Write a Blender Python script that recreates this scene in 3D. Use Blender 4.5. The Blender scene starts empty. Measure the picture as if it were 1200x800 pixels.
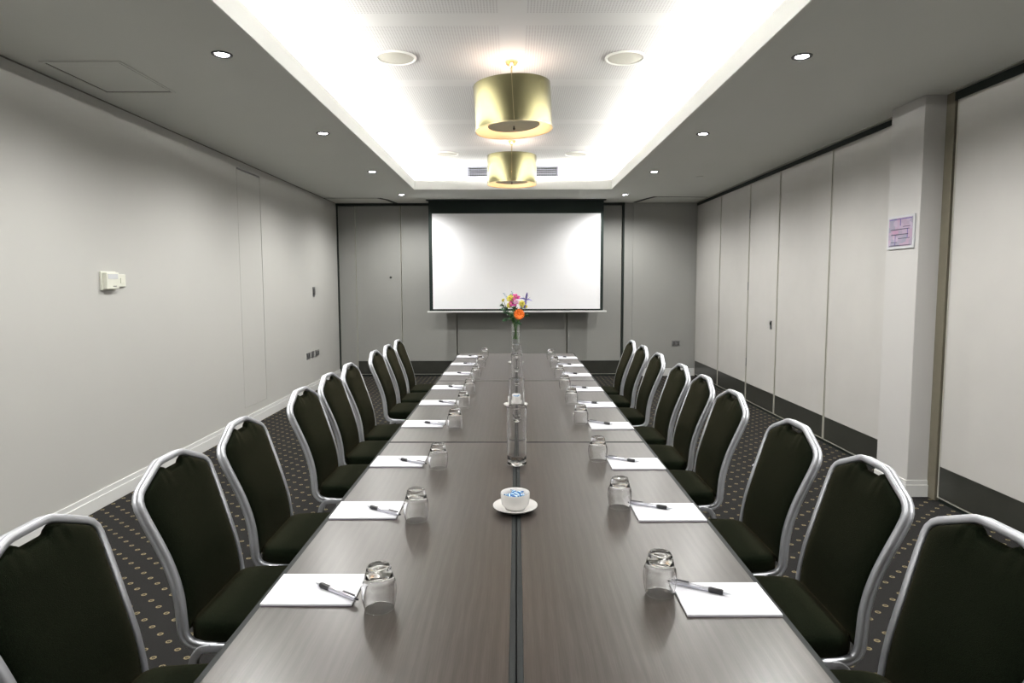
import bpy, bmesh, math, random
from mathutils import Vector, Matrix
random.seed(7)
PI = math.pi
col = bpy.context.scene.collection
scn = bpy.context.scene

# ------------------------------------------------------------------ camera, world, exposure
F_PX, CX, CY, PITCH, YAW, ROLL, CAM_H = 731.844, 600.0, 389.682, 0.0810, -0.0021, -0.0026, 1.478
cam_data = bpy.data.cameras.new('camera')
cam = bpy.data.objects.new('camera', cam_data)
col.objects.link(cam)
cp, sp, ca, sa = math.cos(PITCH), math.sin(PITCH), math.cos(YAW), math.sin(YAW)
fwd = Vector((sa * cp, ca * cp, -sp))
right0 = Vector((ca, -sa, 0))
up0 = Vector((sa * sp, ca * sp, cp))
c_, s_ = math.cos(ROLL), math.sin(ROLL)
right = c_ * right0 + s_ * up0
up = -s_ * right0 + c_ * up0
cam.matrix_world = Matrix(((right.x, up.x, -fwd.x, 0), (right.y, up.y, -fwd.y, 0), (right.z, up.z, -fwd.z, CAM_H), (0, 0, 0, 1)))
cam_data.sensor_width = 36
cam_data.lens = F_PX / 1200 * 36
cam_data.shift_x = (600 - CX) / 1200
cam_data.shift_y = -(400 - CY) / 1200
cam_data.clip_start = 0.02
scn.camera = cam
scn.view_settings.view_transform = 'Standard'
scn.view_settings.look = 'None'
scn.view_settings.gamma = 1
scn.view_settings.use_curve_mapping = False
scn.view_settings.exposure = 0.0
w = bpy.data.worlds.new('world'); scn.world = w; w.use_nodes = True
w.node_tree.nodes['Background'].inputs[0].default_value = (0.8, 0.85, 1, 1)
w.node_tree.nodes['Background'].inputs[1].default_value = 0.0

LED_STRENGTH = 450.0
SPOT_W = 118.0
PENDANT_W = 7.5

# ------------------------------------------------------------------ dimensions (metres)
XL, XR, YF, YB, C = -2.728, 2.843, 9.754, -1.6, 2.69
RX, RY0, RY1 = 1.30, 0.25, 8.34            # recess opening
LIP = 2.81                                  # top of the lip round the recess
ZC = 3.05                                   # upper ceiling
CVX, CVY0, CVY1 = 1.62, -0.07, 8.64         # cove outer walls

# ------------------------------------------------------------------ mesh helpers
class MB:
    def __init__(self): self.v = []; self.f = []
    def add(self, vs, fs):
        n = len(self.v); self.v += [tuple(p) for p in vs]; self.f += [tuple(i + n for i in f) for f in fs]; return self
    def box(self, x0, x1, y0, y1, z0, z1):
        return self.add([(x0, y0, z0), (x1, y0, z0), (x1, y1, z0), (x0, y1, z0), (x0, y0, z1), (x1, y0, z1), (x1, y1, z1), (x0, y1, z1)],
                        [(0, 3, 2, 1), (4, 5, 6, 7), (0, 1, 5, 4), (1, 2, 6, 5), (2, 3, 7, 6), (3, 0, 4, 7)])
    def lathe(self, prof, n=32, o=(0, 0, 0), closed=False, mat=None):
        vs = []; fs = []; m = len(prof)
        for i in range(n):
            a = 2 * PI * i / n
            for r, z in prof:
                p = Vector((r * math.cos(a), r * math.sin(a), z))
                if mat is not None: p = mat @ p
                vs.append((p.x + o[0], p.y + o[1], p.z + o[2]))
        for i in range(n):
            j = (i + 1) % n
            for k in range(m if closed else m - 1):
                l = (k + 1) % m
                fs.append((i * m + k, j * m + k, j * m + l, i * m + l))
        if not closed:
            if prof[0][0] > 1e-6: fs.append(tuple(i * m for i in range(n))[::-1])
            if prof[-1][0] > 1e-6: fs.append(tuple(i * m + m - 1 for i in range(n)))
        return self.add(vs, fs)
    def sweep(self, pts, prof, depth_axes):
        """pts: path; prof: list of (w,d); depth_axes: per-point direction of d"""
        pts = [Vector(p) for p in pts]; m = len(prof); vs = []; fs = []
        for i, p in enumerate(pts):
            t = (pts[min(i + 1, len(pts) - 1)] - pts[max(i - 1, 0)]).normalized()
            d = Vector(depth_axes[i]); d = (d - t * d.dot(t)).normalized()
            wv = t.cross(d).normalized()
            for a, b in prof: vs.append(p + wv * a + d * b)
        for i in range(len(pts) - 1):
            for k in range(m):
                l = (k + 1) % m
                fs.append((i * m + k, i * m + l, (i + 1) * m + l, (i + 1) * m + k))
        fs.append(tuple(range(m))[::-1]); fs.append(tuple((len(pts) - 1) * m + k for k in range(m)))
        return self.add(vs, fs)
    def tube(self, pts, r, n=8):
        pts = [Vector(p) for p in pts]
        rs = r if isinstance(r, (list, tuple)) else [r] * len(pts)
        vs = []; fs = []
        ref = Vector((0, 0, 1))
        if abs((pts[-1] - pts[0]).normalized().z) > 0.9: ref = Vector((1, 0, 0))
        for i, p in enumerate(pts):
            t = (pts[min(i + 1, len(pts) - 1)] - pts[max(i - 1, 0)]).normalized()
            a = t.cross(ref).normalized(); b = t.cross(a)
            for k in range(n):
                an = 2 * PI * k / n
                vs.append(p + (a * math.cos(an) + b * math.sin(an)) * rs[i])
        for i in range(len(pts) - 1):
            for k in range(n):
                l = (k + 1) % n
                fs.append((i * n + k, i * n + l, (i + 1) * n + l, (i + 1) * n + k))
        fs.append(tuple(range(n))[::-1]); fs.append(tuple((len(pts) - 1) * n + k for k in range(n)))
        return self.add(vs, fs)
    def build(self, name, mat, parent=None, smooth=False, bevel=0, loc=None, subs=0, angle=35):
        me = bpy.data.meshes.new(name)
        bm = bmesh.new()
        bv = [bm.verts.new(p) for p in self.v]
        for f in self.f:
            try: bm.faces.new([bv[i] for i in f])
            except ValueError: pass
        bmesh.ops.remove_doubles(bm, verts=bm.verts, dist=1e-6)
        bmesh.ops.recalc_face_normals(bm, faces=bm.faces)
        if smooth:
            for f in bm.faces: f.smooth = True
            for e in bm.edges:
                if len(e.link_faces) == 2 and e.calc_face_angle(0) > math.radians(angle): e.smooth = False
        bm.to_mesh(me); bm.free()
        me.materials.append(mat)
        o = bpy.data.objects.new(name, me); col.objects.link(o)
        if parent: o.parent = parent
        if loc: o.location = loc
        if bevel:
            b = o.modifiers.new('bevel', 'BEVEL'); b.width = bevel; b.segments = 2; b.limit_method = 'ANGLE'
        if subs:
            s = o.modifiers.new('subsurf', 'SUBSURF'); s.levels = s.render_levels = subs
        return o

def empty(name, loc=(0, 0, 0), rz=0):
    o = bpy.data.objects.new(name, None); col.objects.link(o)
    o.location = loc; o.rotation_euler = (0, 0, rz); o.empty_display_size = 0.05
    return o
def tag(o, label, cat, group=None, kind=None):
    o['label'] = label; o['category'] = cat
    if group: o['group'] = group
    if kind: o['kind'] = kind
    return o
def struct(o, label=None):
    o['kind'] = 'structure'
    if label: o['label'] = label; 
    return o
def copy_tree(o, parent=None):
    c = o.copy(); col.objects.link(c); c.parent = parent
    for ch in [x for x in KIDS.get(o.name, [])]: 
        copy_tree(ch, c)
    return c
KIDS = {}
def freeze(root):
    """remember the children of a thing before it is copied"""
    def rec(o):
        ch = [x for x in col.objects if x.parent is o]
        KIDS[o.name] = ch
        for x in ch: rec(x)
    rec(root)

def roundrect(hw, hh, r, n=3):
    out = []
    for cx, cy, a0 in ((hw - r, hh - r, 0), (-hw + r, hh - r, 90), (-hw + r, -hh + r, 180), (hw - r, -hh + r, 270)):
        for k in range(n + 1):
            a = math.radians(a0 + 90 * k / n)
            out.append((cx + r * math.cos(a), cy + r * math.sin(a)))
    return out

def spline(pts, n=6):
    """Catmull-Rom through tuples"""
    P = [Vector(p) for p in pts]; out = []
    for i in range(len(P) - 1):
        p0 = P[i - 1] if i else P[0] * 2 - P[1]
        p1, p2 = P[i], P[i + 1]
        p3 = P[i + 2] if i + 2 < len(P) else P[-1] * 2 - P[-2]
        for k in range(n):
            t = k / n
            out.append(0.5 * ((2 * p1) + (p2 - p0) * t + (2 * p0 - 5 * p1 + 4 * p2 - p3) * t * t + (3 * p1 - p0 - 3 * p2 + p3) * t ** 3))
    out.append(P[-1]); return out

# ------------------------------------------------------------------ materials
def mat_new(name):
    m = bpy.data.materials.new(name); m.use_nodes = True
    nt = m.node_tree; b = nt.nodes['Principled BSDF']; return m, nt, b
def simple(name, rgb, rough=0.5, metal=0.0, noise=0.0, nscale=20, bump=0.0, bscale=200, spec=None, emit=None, estr=0, trans=0, ior=1.45, aniso=0, sheen=0):
    m, nt, b = mat_new(name)
    b.inputs['Base Color'].default_value = (*rgb, 1); b.inputs['Roughness'].default_value = rough; b.inputs['Metallic'].default_value = metal
    b.inputs['IOR'].default_value = ior
    if spec is not None: b.inputs['Specular IOR Level'].default_value = spec
    if trans: b.inputs['Transmission Weight'].default_value = trans
    if aniso: b.inputs['Anisotropic'].default_value = aniso
    if sheen: b.inputs['Sheen Weight'].default_value = sheen
    if emit: b.inputs['Emission Color'].default_value = (*emit, 1); b.inputs['Emission Strength'].default_value = estr
    tc = nt.nodes.new('ShaderNodeTexCoord')
    if noise:
        n = nt.nodes.new('ShaderNodeTexNoise'); n.inputs['Scale'].default_value = nscale; n.inputs['Detail'].default_value = 4
        r = nt.nodes.new('ShaderNodeMapRange'); r.inputs[3].default_value = 1 - noise; r.inputs[4].default_value = 1 + noise
        r.inputs[1].default_value = 0.3; r.inputs[2].default_value = 0.7
        mx = nt.nodes.new('ShaderNodeVectorMath'); mx.operation = 'SCALE'; mx.inputs[0].default_value = rgb
        nt.links.new(tc.outputs['Object'], n.inputs['Vector']); nt.links.new(n.outputs['Fac'], r.inputs[0]); nt.links.new(r.outputs[0], mx.inputs['Scale'])
        nt.links.new(mx.outputs[0], b.inputs['Base Color'])
    if bump:
        n2 = nt.nodes.new('ShaderNodeTexNoise'); n2.inputs['Scale'].default_value = bscale; n2.inputs['Detail'].default_value = 3
        bp = nt.nodes.new('ShaderNodeBump'); bp.inputs['Strength'].default_value = bump; bp.inputs['Distance'].default_value = 0.002
        nt.links.new(tc.outputs['Object'], n2.inputs['Vector']); nt.links.new(n2.outputs['Fac'], bp.inputs['Height']); nt.links.new(bp.outputs[0], b.inputs['Normal'])
    return m

M = {}
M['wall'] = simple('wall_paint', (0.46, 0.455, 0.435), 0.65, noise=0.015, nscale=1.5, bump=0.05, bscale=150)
M['wallgroove'] = simple('groove_shadow', (0.16, 0.155, 0.14), 0.8, noise=0.02)
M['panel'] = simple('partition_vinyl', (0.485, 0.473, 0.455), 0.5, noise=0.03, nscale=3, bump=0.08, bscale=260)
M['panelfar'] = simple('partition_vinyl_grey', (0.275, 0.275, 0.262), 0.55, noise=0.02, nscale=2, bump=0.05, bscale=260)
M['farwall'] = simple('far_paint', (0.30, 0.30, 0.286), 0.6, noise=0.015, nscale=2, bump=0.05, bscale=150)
M['colside'] = simple('column_paint', (0.50, 0.49, 0.48), 0.6, noise=0.015, nscale=2)
M['soffit'] = simple('soffit_paint', (0.69, 0.70, 0.66), 0.8, noise=0.01, nscale=1.5)
M['white'] = simple('cove_white', (0.85, 0.85, 0.83), 0.7, noise=0.005)
M['gloss_white'] = simple('skirting_gloss', (0.66, 0.66, 0.65), 0.3, noise=0.01)
M['skirt'] = simple('dark_kickboard', (0.032, 0.033, 0.028), 0.28, noise=0.15, nscale=6)
M['dark'] = simple('dark_track', (0.008, 0.014, 0.011), 0.6, noise=0.05)
M['alu_strip'] = simple('partition_edge', (0.46, 0.45, 0.40), 0.4, metal=0.3, noise=0.03)
M['bronze'] = simple('jamb_bronze', (0.22, 0.20, 0.15), 0.4, metal=0.3, noise=0.04)
M['chrome'] = simple('brushed_aluminium', (0.52, 0.53, 0.565), 0.42, metal=0.75, noise=0.04, nscale=30)
M['fabric'] = simple('dark_green_fabric', (0.0032, 0.0052, 0.0026), 0.95, noise=0.5, nscale=260, bump=0.5, bscale=500, spec=0.03, sheen=0.07)
M['fabric'].node_tree.nodes['Principled BSDF'].inputs['Sheen Tint'].default_value = (0.62, 0.50, 0.30, 1)
M['fabric'].node_tree.nodes['Principled BSDF'].inputs['Sheen Roughness'].default_value = 0.45
M['edge'] = simple('table_edge', (0.012, 0.014, 0.014), 0.6, noise=0.05, spec=0.2)
M['tableleg'] = simple('table_leg_metal', (0.12, 0.12, 0.12), 0.4, metal=0.8, noise=0.05)
M['paper'] = simple('paper', (0.66, 0.66, 0.70), 0.6, noise=0.005)
M['padshade'] = simple('pad_edge_shade', (0.30, 0.25, 0.38), 0.7, noise=0.05)  # purplish shadow along the pad's lower edge, put into the colour
M['printmark'] = simple('grey_print', (0.55, 0.55, 0.60), 0.6, noise=0.03)
M['blackrubber'] = simple('black_rubber', (0.01, 0.01, 0.012), 0.45, noise=0.1, nscale=100)
M['penbarrel'] = simple('pen_barrel', (0.62, 0.62, 0.68), 0.18, metal=0.6, noise=0.03)
M['ink'] = simple('pen_ink', (0.02, 0.02, 0.05), 0.3, noise=0.03)
M['glass'] = simple('clear_glass', (1, 1, 1), 0.0, trans=1.0, ior=1.46)
M['water'] = simple('water', (0.96, 1, 0.98), 0.0, trans=1.0, ior=1.33)
M['ceramic'] = simple('white_ceramic', (0.66, 0.645, 0.63), 0.15, noise=0.005)
M['screen'] = simple('screen_white', (0.93, 0.93, 0.96), 0.7, noise=0.004)
M['screenblack'] = simple('screen_black', (0.006, 0.013, 0.011), 0.8, noise=0.05)
M['brass'] = simple('brushed_brass', (0.26, 0.238, 0.13), 0.16, metal=1.0, noise=0.04, nscale=8, aniso=0.5)
M['brassin'] = simple('shade_lining', (0.75, 0.52, 0.30), 0.5, noise=0.02)
M['brasspol'] = simple('polished_brass', (0.72, 0.62, 0.38), 0.2, metal=1.0, noise=0.02)
M['disc'] = simple('diffuser_disc', (0.66, 0.64, 0.50), 0.5, noise=0.02)
M['bulb'] = simple('warm_bulb', (1, 0.9, 0.75), 0.4, emit=(1, 0.88, 0.72), estr=9)
M['led'] = simple('led_strip', (1, 1, 1), 0.5, emit=(1.0, 0.99, 0.93), estr=LED_STRENGTH)
M['led_end'] = simple('led_strip_end', (1, 1, 1), 0.5, emit=(1.0, 0.99, 0.93), estr=LED_STRENGTH * 0.2)
M['lamp'] = simple('downlight_lens', (1, 1, 1), 0.4, emit=(0.92, 0.90, 1.0), estr=45)
M['steel'] = simple('satin_steel', (0.30, 0.30, 0.31), 0.35, metal=0.9, noise=0.04)
M['lampring'] = simple('downlight_ring', (0.10, 0.10, 0.10), 0.4, metal=0.6, noise=0.04)
M['plastic'] = simple('cream_plastic', (0.66, 0.66, 0.58), 0.4, noise=0.02)
M['greyplastic'] = simple('grey_plastic', (0.10, 0.10, 0.10), 0.4, noise=0.04)
M['grille'] = simple('speaker_mesh', (0.33, 0.32, 0.28), 0.7, noise=0.12, nscale=400)
M['planroom'] = simple('plan_room_print', (0.42, 0.24, 0.36), 0.4, noise=0.05)
M['bezel'] = simple('bezel_white', (0.55, 0.55, 0.52), 0.5, noise=0.01)
M['grillemetal'] = simple('grille_metal', (0.16, 0.16, 0.19), 0.5, noise=0.02)
M['acrylic'] = simple('acrylic_frame', (0.55, 0.56, 0.58), 0.15, noise=0.02)
M['orange'] = simple('orange_petal', (0.80, 0.16, 0.01), 0.6, noise=0.1, nscale=60)
M['pink'] = simple('pink_petal', (0.50, 0.04, 0.24), 0.55, noise=0.25, nscale=40)
M['palepink'] = simple('pale_pink_petal', (0.70, 0.40, 0.55), 0.55, noise=0.1, nscale=40)
M['yellow'] = simple('yellow_petal', (0.66, 0.58, 0.10), 0.55, noise=0.1, nscale=50)
M['purple'] = simple('purple_petal', (0.11, 0.085, 0.27), 0.55, noise=0.2, nscale=50)
M['blue'] = simple('blue_sprig', (0.22, 0.33, 0.45), 0.6, noise=0.2, nscale=50)
M['leaf'] = simple('green_leaf', (0.022, 0.085, 0.03), 0.5, noise=0.3, nscale=40)
M['stem'] = simple('green_stem', (0.10, 0.22, 0.06), 0.5, noise=0.2, nscale=40)

_nt = M['disc'].node_tree; _p = _nt.nodes['Principled BSDF']; _t = _nt.nodes.new('ShaderNodeBsdfTranslucent'); _t.inputs[0].default_value = (0.75, 0.72, 0.55, 1)
_mx = _nt.nodes.new('ShaderNodeMixShader'); _mx.inputs[0].default_value = 0.10
_nt.links.new(_p.outputs[0], _mx.inputs[1]); _nt.links.new(_t.outputs[0], _mx.inputs[2]); _nt.links.new(_mx.outputs[0], _nt.nodes['Material Output'].inputs[0])

def ramp(nt, stops):
    r = nt.nodes.new('ShaderNodeValToRGB'); e = r.color_ramp.elements
    e[0].position = stops[0][0]; e[0].color = (*stops[0][1], 1); e[1].position = stops[-1][0]; e[1].color = (*stops[-1][1], 1)
    for p, c in stops[1:-1]:
        x = e.new(p); x.color = (*c, 1)
    return r
def math_(nt, op, a, b=None):
    n = nt.nodes.new('ShaderNodeMath'); n.operation = op
    for i, v in enumerate((a, b)):
        if v is None: continue
        if isinstance(v, (int, float)): n.inputs[i].default_value = v
        else: nt.links.new(v, n.inputs[i])
    return n.outputs[0]

def wood():
    m, nt, b = mat_new('grey_oak_laminate'); tc = nt.nodes.new('ShaderNodeTexCoord')
    mp = nt.nodes.new('ShaderNodeMapping'); mp.inputs['Scale'].default_value = (22, 1.3, 1)
    nt.links.new(tc.outputs['Object'], mp.inputs['Vector'])
    n = nt.nodes.new('ShaderNodeTexNoise'); n.inputs['Scale'].default_value = 3.0; n.inputs['Detail'].default_value = 6; n.inputs['Distortion'].default_value = 0.8
    nt.links.new(mp.outputs[0], n.inputs['Vector'])
    mp2 = nt.nodes.new('ShaderNodeMapping'); mp2.inputs['Scale'].default_value = (230, 6, 1)
    nt.links.new(tc.outputs['Object'], mp2.inputs['Vector'])
    n2 = nt.nodes.new('ShaderNodeTexNoise'); n2.inputs['Scale'].default_value = 2.0; n2.inputs['Detail'].default_value = 4
    nt.links.new(mp2.outputs[0], n2.inputs['Vector'])
    mp3 = nt.nodes.new('ShaderNodeMapping'); mp3.inputs['Scale'].default_value = (5.5, 0.55, 1)
    nt.links.new(tc.outputs['Object'], mp3.inputs['Vector'])
    wv = nt.nodes.new('ShaderNodeTexWave'); wv.inputs['Scale'].default_value = 2.2; wv.inputs['Distortion'].default_value = 7; wv.inputs['Detail'].default_value = 3; wv.inputs['Detail Scale'].default_value = 1.2
    nt.links.new(mp3.outputs[0], wv.inputs['Vector'])
    s = math_(nt, 'ADD', math_(nt, 'MULTIPLY', n.outputs['Fac'], 0.22), math_(nt, 'MULTIPLY', n2.outputs['Fac'], 0.62))
    s = math_(nt, 'ADD', s, math_(nt, 'MULTIPLY', wv.outputs['Fac'], 0.16))
    r = ramp(nt, [(0.34, (0.026, 0.0205, 0.0170)), (0.5, (0.034, 0.0275, 0.0235)), (0.68, (0.046, 0.0385, 0.0335))])
    nt.links.new(s, r.inputs[0]); nt.links.new(r.outputs[0], b.inputs['Base Color'])
    b.inputs['Roughness'].default_value = 0.31; b.inputs['Specular IOR Level'].default_value = 0.37
    bp = nt.nodes.new('ShaderNodeBump'); bp.inputs['Strength'].default_value = 0.04; bp.inputs['Distance'].default_value = 0.0005
    nt.links.new(n2.outputs['Fac'], bp.inputs['Height']); nt.links.new(bp.outputs[0], b.inputs['Normal'])
    return m
M['wood'] = wood()

def carpet():
    m, nt, b = mat_new('patterned_carpet'); tc = nt.nodes.new('ShaderNodeTexCoord'); sx = nt.nodes.new('ShaderNodeSeparateXYZ')
    nt.links.new(tc.outputs['Object'], sx.inputs[0])
    PX, PY = 0.0665, 0.1115
    u = math_(nt, 'DIVIDE', math_(nt, 'ADD', sx.outputs[0], 1.428), PX); v = math_(nt, 'DIVIDE', math_(nt, 'SUBTRACT', sx.outputs[1], 2.357), PY)
    i = math_(nt, 'ROUND', u)
    odd = math_(nt, 'FRACT', math_(nt, 'MULTIPLY', math_(nt, 'ADD', i, 1000), 0.5))     # 0 or .5
    du = math_(nt, 'MULTIPLY', math_(nt, 'SUBTRACT', u, i), PX)
    vv = math_(nt, 'SUBTRACT', v, odd)
    dv = math_(nt, 'MULTIPLY', math_(nt, 'SUBTRACT', vv, math_(nt, 'ROUND', vv)), PY)
    au = math_(nt, 'ABSOLUTE', du); av = math_(nt, 'ABSOLUTE', dv)
    # lozenge shaped loop
    rr = math_(nt, 'SQRT', math_(nt, 'ADD', math_(nt, 'MULTIPLY', math_(nt, 'MULTIPLY', au, au), 0.8), math_(nt, 'MULTIPLY', math_(nt, 'MULTIPLY', av, av), 1.0)))
    ring = math_(nt, 'LESS_THAN', math_(nt, 'ABSOLUTE', math_(nt, 'SUBTRACT', rr, 0.0085)), 0.0028)
    dot = math_(nt, 'LESS_THAN', rr, 0.0024)
    ncol = nt.nodes.new('ShaderNodeTexNoise'); ncol.inputs['Scale'].default_value = 420; ncol.inputs['Detail'].default_value = 2
    nt.links.new(tc.outputs['Object'], ncol.inputs['Vector'])
    base = ramp(nt, [(0.3, (0.010, 0.010, 0.0105)), (0.7, (0.041, 0.039, 0.038))])
    nt.links.new(ncol.outputs['Fac'], base.inputs[0])
    gold = ramp(nt, [(0.3, (0.13, 0.10, 0.045)), (0.7, (0.40, 0.34, 0.21))])
    nt.links.new(ncol.outputs['Fac'], gold.inputs[0])
    mx = nt.nodes.new('ShaderNodeMix'); mx.data_type = 'RGBA'
    nt.links.new(math_(nt, 'MAXIMUM', ring, math_(nt, 'MULTIPLY', dot, 0.6)), mx.inputs[0]); nt.links.new(base.outputs[0], mx.inputs[6]); nt.links.new(gold.outputs[0], mx.inputs[7])
    nt.links.new(mx.outputs[2], b.inputs['Base Color']); b.inputs['Roughness'].default_value = 1.0; b.inputs['Specular IOR Level'].default_value = 0.05
    bp = nt.nodes.new('ShaderNodeBump'); bp.inputs['Strength'].default_value = 0.6; bp.inputs['Distance'].default_value = 0.003
    nt.links.new(ncol.outputs['Fac'], bp.inputs['Height']); nt.links.new(bp.outputs[0], b.inputs['Normal'])
    return m
M['carpet'] = carpet()

def perforated():
    m, nt, b = mat_new('perforated_plasterboard'); tc = nt.nodes.new('ShaderNodeTexCoord'); sx = nt.nodes.new('ShaderNodeSeparateXYZ')
    nt.links.new(tc.outputs['Object'], sx.inputs[0])
    x, y = sx.outputs[0], sx.outputs[1]
    P = 0.018
    fx = math_(nt, 'ABSOLUTE', math_(nt, 'SUBTRACT', math_(nt, 'FRACT', math_(nt, 'DIVIDE', math_(nt, 'ADD', x, 100), P)), 0.5))
    fy = math_(nt, 'ABSOLUTE', math_(nt, 'SUBTRACT', math_(nt, 'FRACT', math_(nt, 'DIVIDE', math_(nt, 'ADD', y, 100), P)), 0.5))
    r2 = math_(nt, 'ADD', math_(nt, 'MULTIPLY', fx, fx), math_(nt, 'MULTIPLY', fy, fy))
    hole = math_(nt, 'LESS_THAN', r2, 0.085)
    # plain joint bands: along the centre line and every 1.2 m across
    mxx = math_(nt, 'GREATER_THAN', math_(nt, 'ABSOLUTE', x), 0.083)
    yy = math_(nt, 'MULTIPLY', math_(nt, 'SUBTRACT', math_(nt, 'FRACT', math_(nt, 'DIVIDE', math_(nt, 'ADD', y, 12.6 - 3.895), 1.2)), 0.5), 1.2)
    myy = math_(nt, 'GREATER_THAN', math_(nt, 'ABSOLUTE', yy), 0.085)
    fac = math_(nt, 'MULTIPLY', math_(nt, 'MULTIPLY', hole, mxx), myy)
    mx = nt.nodes.new('ShaderNodeMix'); mx.data_type = 'RGBA'
    nt.links.new(fac, mx.inputs[0]); mx.inputs[6].default_value = (0.385, 0.38, 0.375, 1); mx.inputs[7].default_value = (0.265, 0.26, 0.255, 1)
    nt.links.new(mx.outputs[2], b.inputs['Base Color']); b.inputs['Roughness'].default_value = 0.8
    return m
M['perf'] = perforated()

def candywrap():
    m, nt, b = mat_new('blue_wrapper'); tc = nt.nodes.new('ShaderNodeTexCoord')
    wv = nt.nodes.new('ShaderNodeTexWave'); wv.inputs['Scale'].default_value = 45; wv.inputs['Distortion'].default_value = 3; wv.bands_direction = 'DIAGONAL'
    nt.links.new(tc.outputs['Object'], wv.inputs['Vector'])
    r = ramp(nt, [(0.3, (0.01, 0.08, 0.26)), (0.65, (0.06, 0.27, 0.50)), (0.95, (0.60, 0.72, 0.80))])
    nt.links.new(wv.outputs['Fac'], r.inputs[0]); nt.links.new(r.outputs[0], b.inputs['Base Color']); b.inputs['Roughness'].default_value = 0.2
    return m
M['wrap'] = candywrap()

def plan():
    m, nt, b = mat_new('lilac_plan_print'); tc = nt.nodes.new('ShaderNodeTexCoord')
    mp = nt.nodes.new('ShaderNodeMapping'); mp.inputs['Scale'].default_value = (1, 14, 18); nt.links.new(tc.outputs['Object'], mp.inputs['Vector'])
    n = nt.nodes.new('ShaderNodeTexVoronoi'); n.inputs['Scale'].default_value = 1.3; n.distance = 'CHEBYCHEV'
    nt.links.new(mp.outputs[0], n.inputs['Vector'])
    r = ramp(nt, [(0.1, (0.42, 0.36, 0.47)), (0.5, (0.43, 0.31, 0.41)), (0.9, (0.31, 0.30, 0.38))])
    sp_ = nt.nodes.new('ShaderNodeSeparateColor'); nt.links.new(n.outputs['Color'], sp_.inputs[0])
    nt.links.new(sp_.outputs[0], r.inputs[0]); nt.links.new(r.outputs[0], b.inputs['Base Color']); b.inputs['Roughness'].default_value = 0.25
    return m
M['plan'] = plan()

# ------------------------------------------------------------------ structure
struct(MB().box(-4, 4.2, YB - 0.3, YF + 0.4, -0.1, 0).build('floor', M['carpet']))
WT = 0.12
wl = MB()
# left wall with a flush access panel outlined by real 6 mm grooves
gy0, gy1, gz0, gz1, g = 6.26, 6.83, 0.20, 2.615, 0.008
wl.box(XL - WT, XL, YB, gy0, 0, C); wl.box(XL - WT, XL, gy1, YF + 0.1, 0, C)
wl.box(XL - WT, XL, gy0, gy1, 0, gz0); wl.box(XL - WT, XL, gy0, gy1, gz1, C)
struct(wl.build('wall_left', M['wall']))
tp = empty('access_panel', (XL, (gy0 + gy1) / 2, gz0))  # an access hatch rather than a door
struct(tp, 'tall narrow flush access panel set into the left wall')
MB().box(-0.03, -0.0015, -(gy1 - gy0) / 2 + g, (gy1 - gy0) / 2 - g, 0.004, gz1 - gz0 - 0.018).build('panel_leaf', M['wall'], tp)
MB().box(-WT, -0.031, -(gy1 - gy0) / 2, (gy1 - gy0) / 2, 0, gz1 - gz0).build('panel_backing', M['wallgroove'], tp)
MB().box(-0.020, -0.002, -(gy1 - gy0) / 2 + g, (gy1 - gy0) / 2 - g, gz1 - gz0 - 0.015, gz1 - gz0 - 0.006).build('top_slot', M['steel'], tp)
struct(MB().box(2.95, 3.07, YB, YF + 0.1, 0, C).build('wall_right', M['wall']))
struct(MB().box(XL - WT, 3.07, YB - WT, YB, 0, C).build('wall_back', M['wall']))
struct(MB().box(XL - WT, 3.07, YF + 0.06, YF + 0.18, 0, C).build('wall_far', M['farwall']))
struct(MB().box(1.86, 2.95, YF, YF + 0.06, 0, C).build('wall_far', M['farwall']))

cl = MB()
z0, z1 = C, LIP
cl.box(XL - WT, -RX, YB - WT, YF + 0.2, z0, z1); cl.box(RX, 3.07, YB - WT, YF + 0.2, z0, z1)
cl.box(-RX, RX, YB - WT, RY0, z0, z1); cl.box(-RX, RX, RY1, YF + 0.2, z0, z1)
struct(cl.build('ceiling', M['soffit']))
# white lip (fascia) lining the opening
fa = MB(); t = 0.006
fa.box(-RX, -RX + t, RY0, RY1, z0 + 0.001, z1 + 0.004); fa.box(RX - t, RX, RY0, RY1, z0 + 0.001, z1 + 0.004)
fa.box(-RX + t, RX - t, RY1 - t, RY1, z0 + 0.001, z1 + 0.004); fa.box(-RX + t, RX - t, RY0, RY0 + t, z0 + 0.001, z1 + 0.004)
struct(fa.build('trim_1', M['white']))
struct(MB().box(-CVX - 0.1, CVX + 0.1, CVY0 - 0.1, CVY1 + 0.1, ZC, ZC + 0.1).build('ceiling', M['perf']))
cw = MB()
cw.box(-CVX - 0.1, -CVX, CVY0 - 0.1, CVY1 + 0.1, z1, ZC); cw.box(CVX, CVX + 0.1, CVY0 - 0.1, CVY1 + 0.1, z1, ZC)
cw.box(-CVX, -0.606, CVY1, CVY1 + 0.1, z1, ZC); cw.box(0.606, CVX, CVY1, CVY1 + 0.1, z1, ZC); cw.box(-0.606, 0.606, CVY1, CVY1 + 0.1, z1, 2.911); cw.box(-0.606, 0.606, CVY1, CVY1 + 0.1, 3.029, ZC); cw.box(-CVX, CVX, CVY0 - 0.1, CVY0, z1, ZC)
struct(cw.build('trim_2', M['white']))
struct(MB().box(XL, XL + 0.004, YB, YF, C - 0.008, C - 0.0005).build('shadow_gap_strip', M['wallgroove']))  # dark strip painted as the shadow gap between left wall and ceiling
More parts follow.
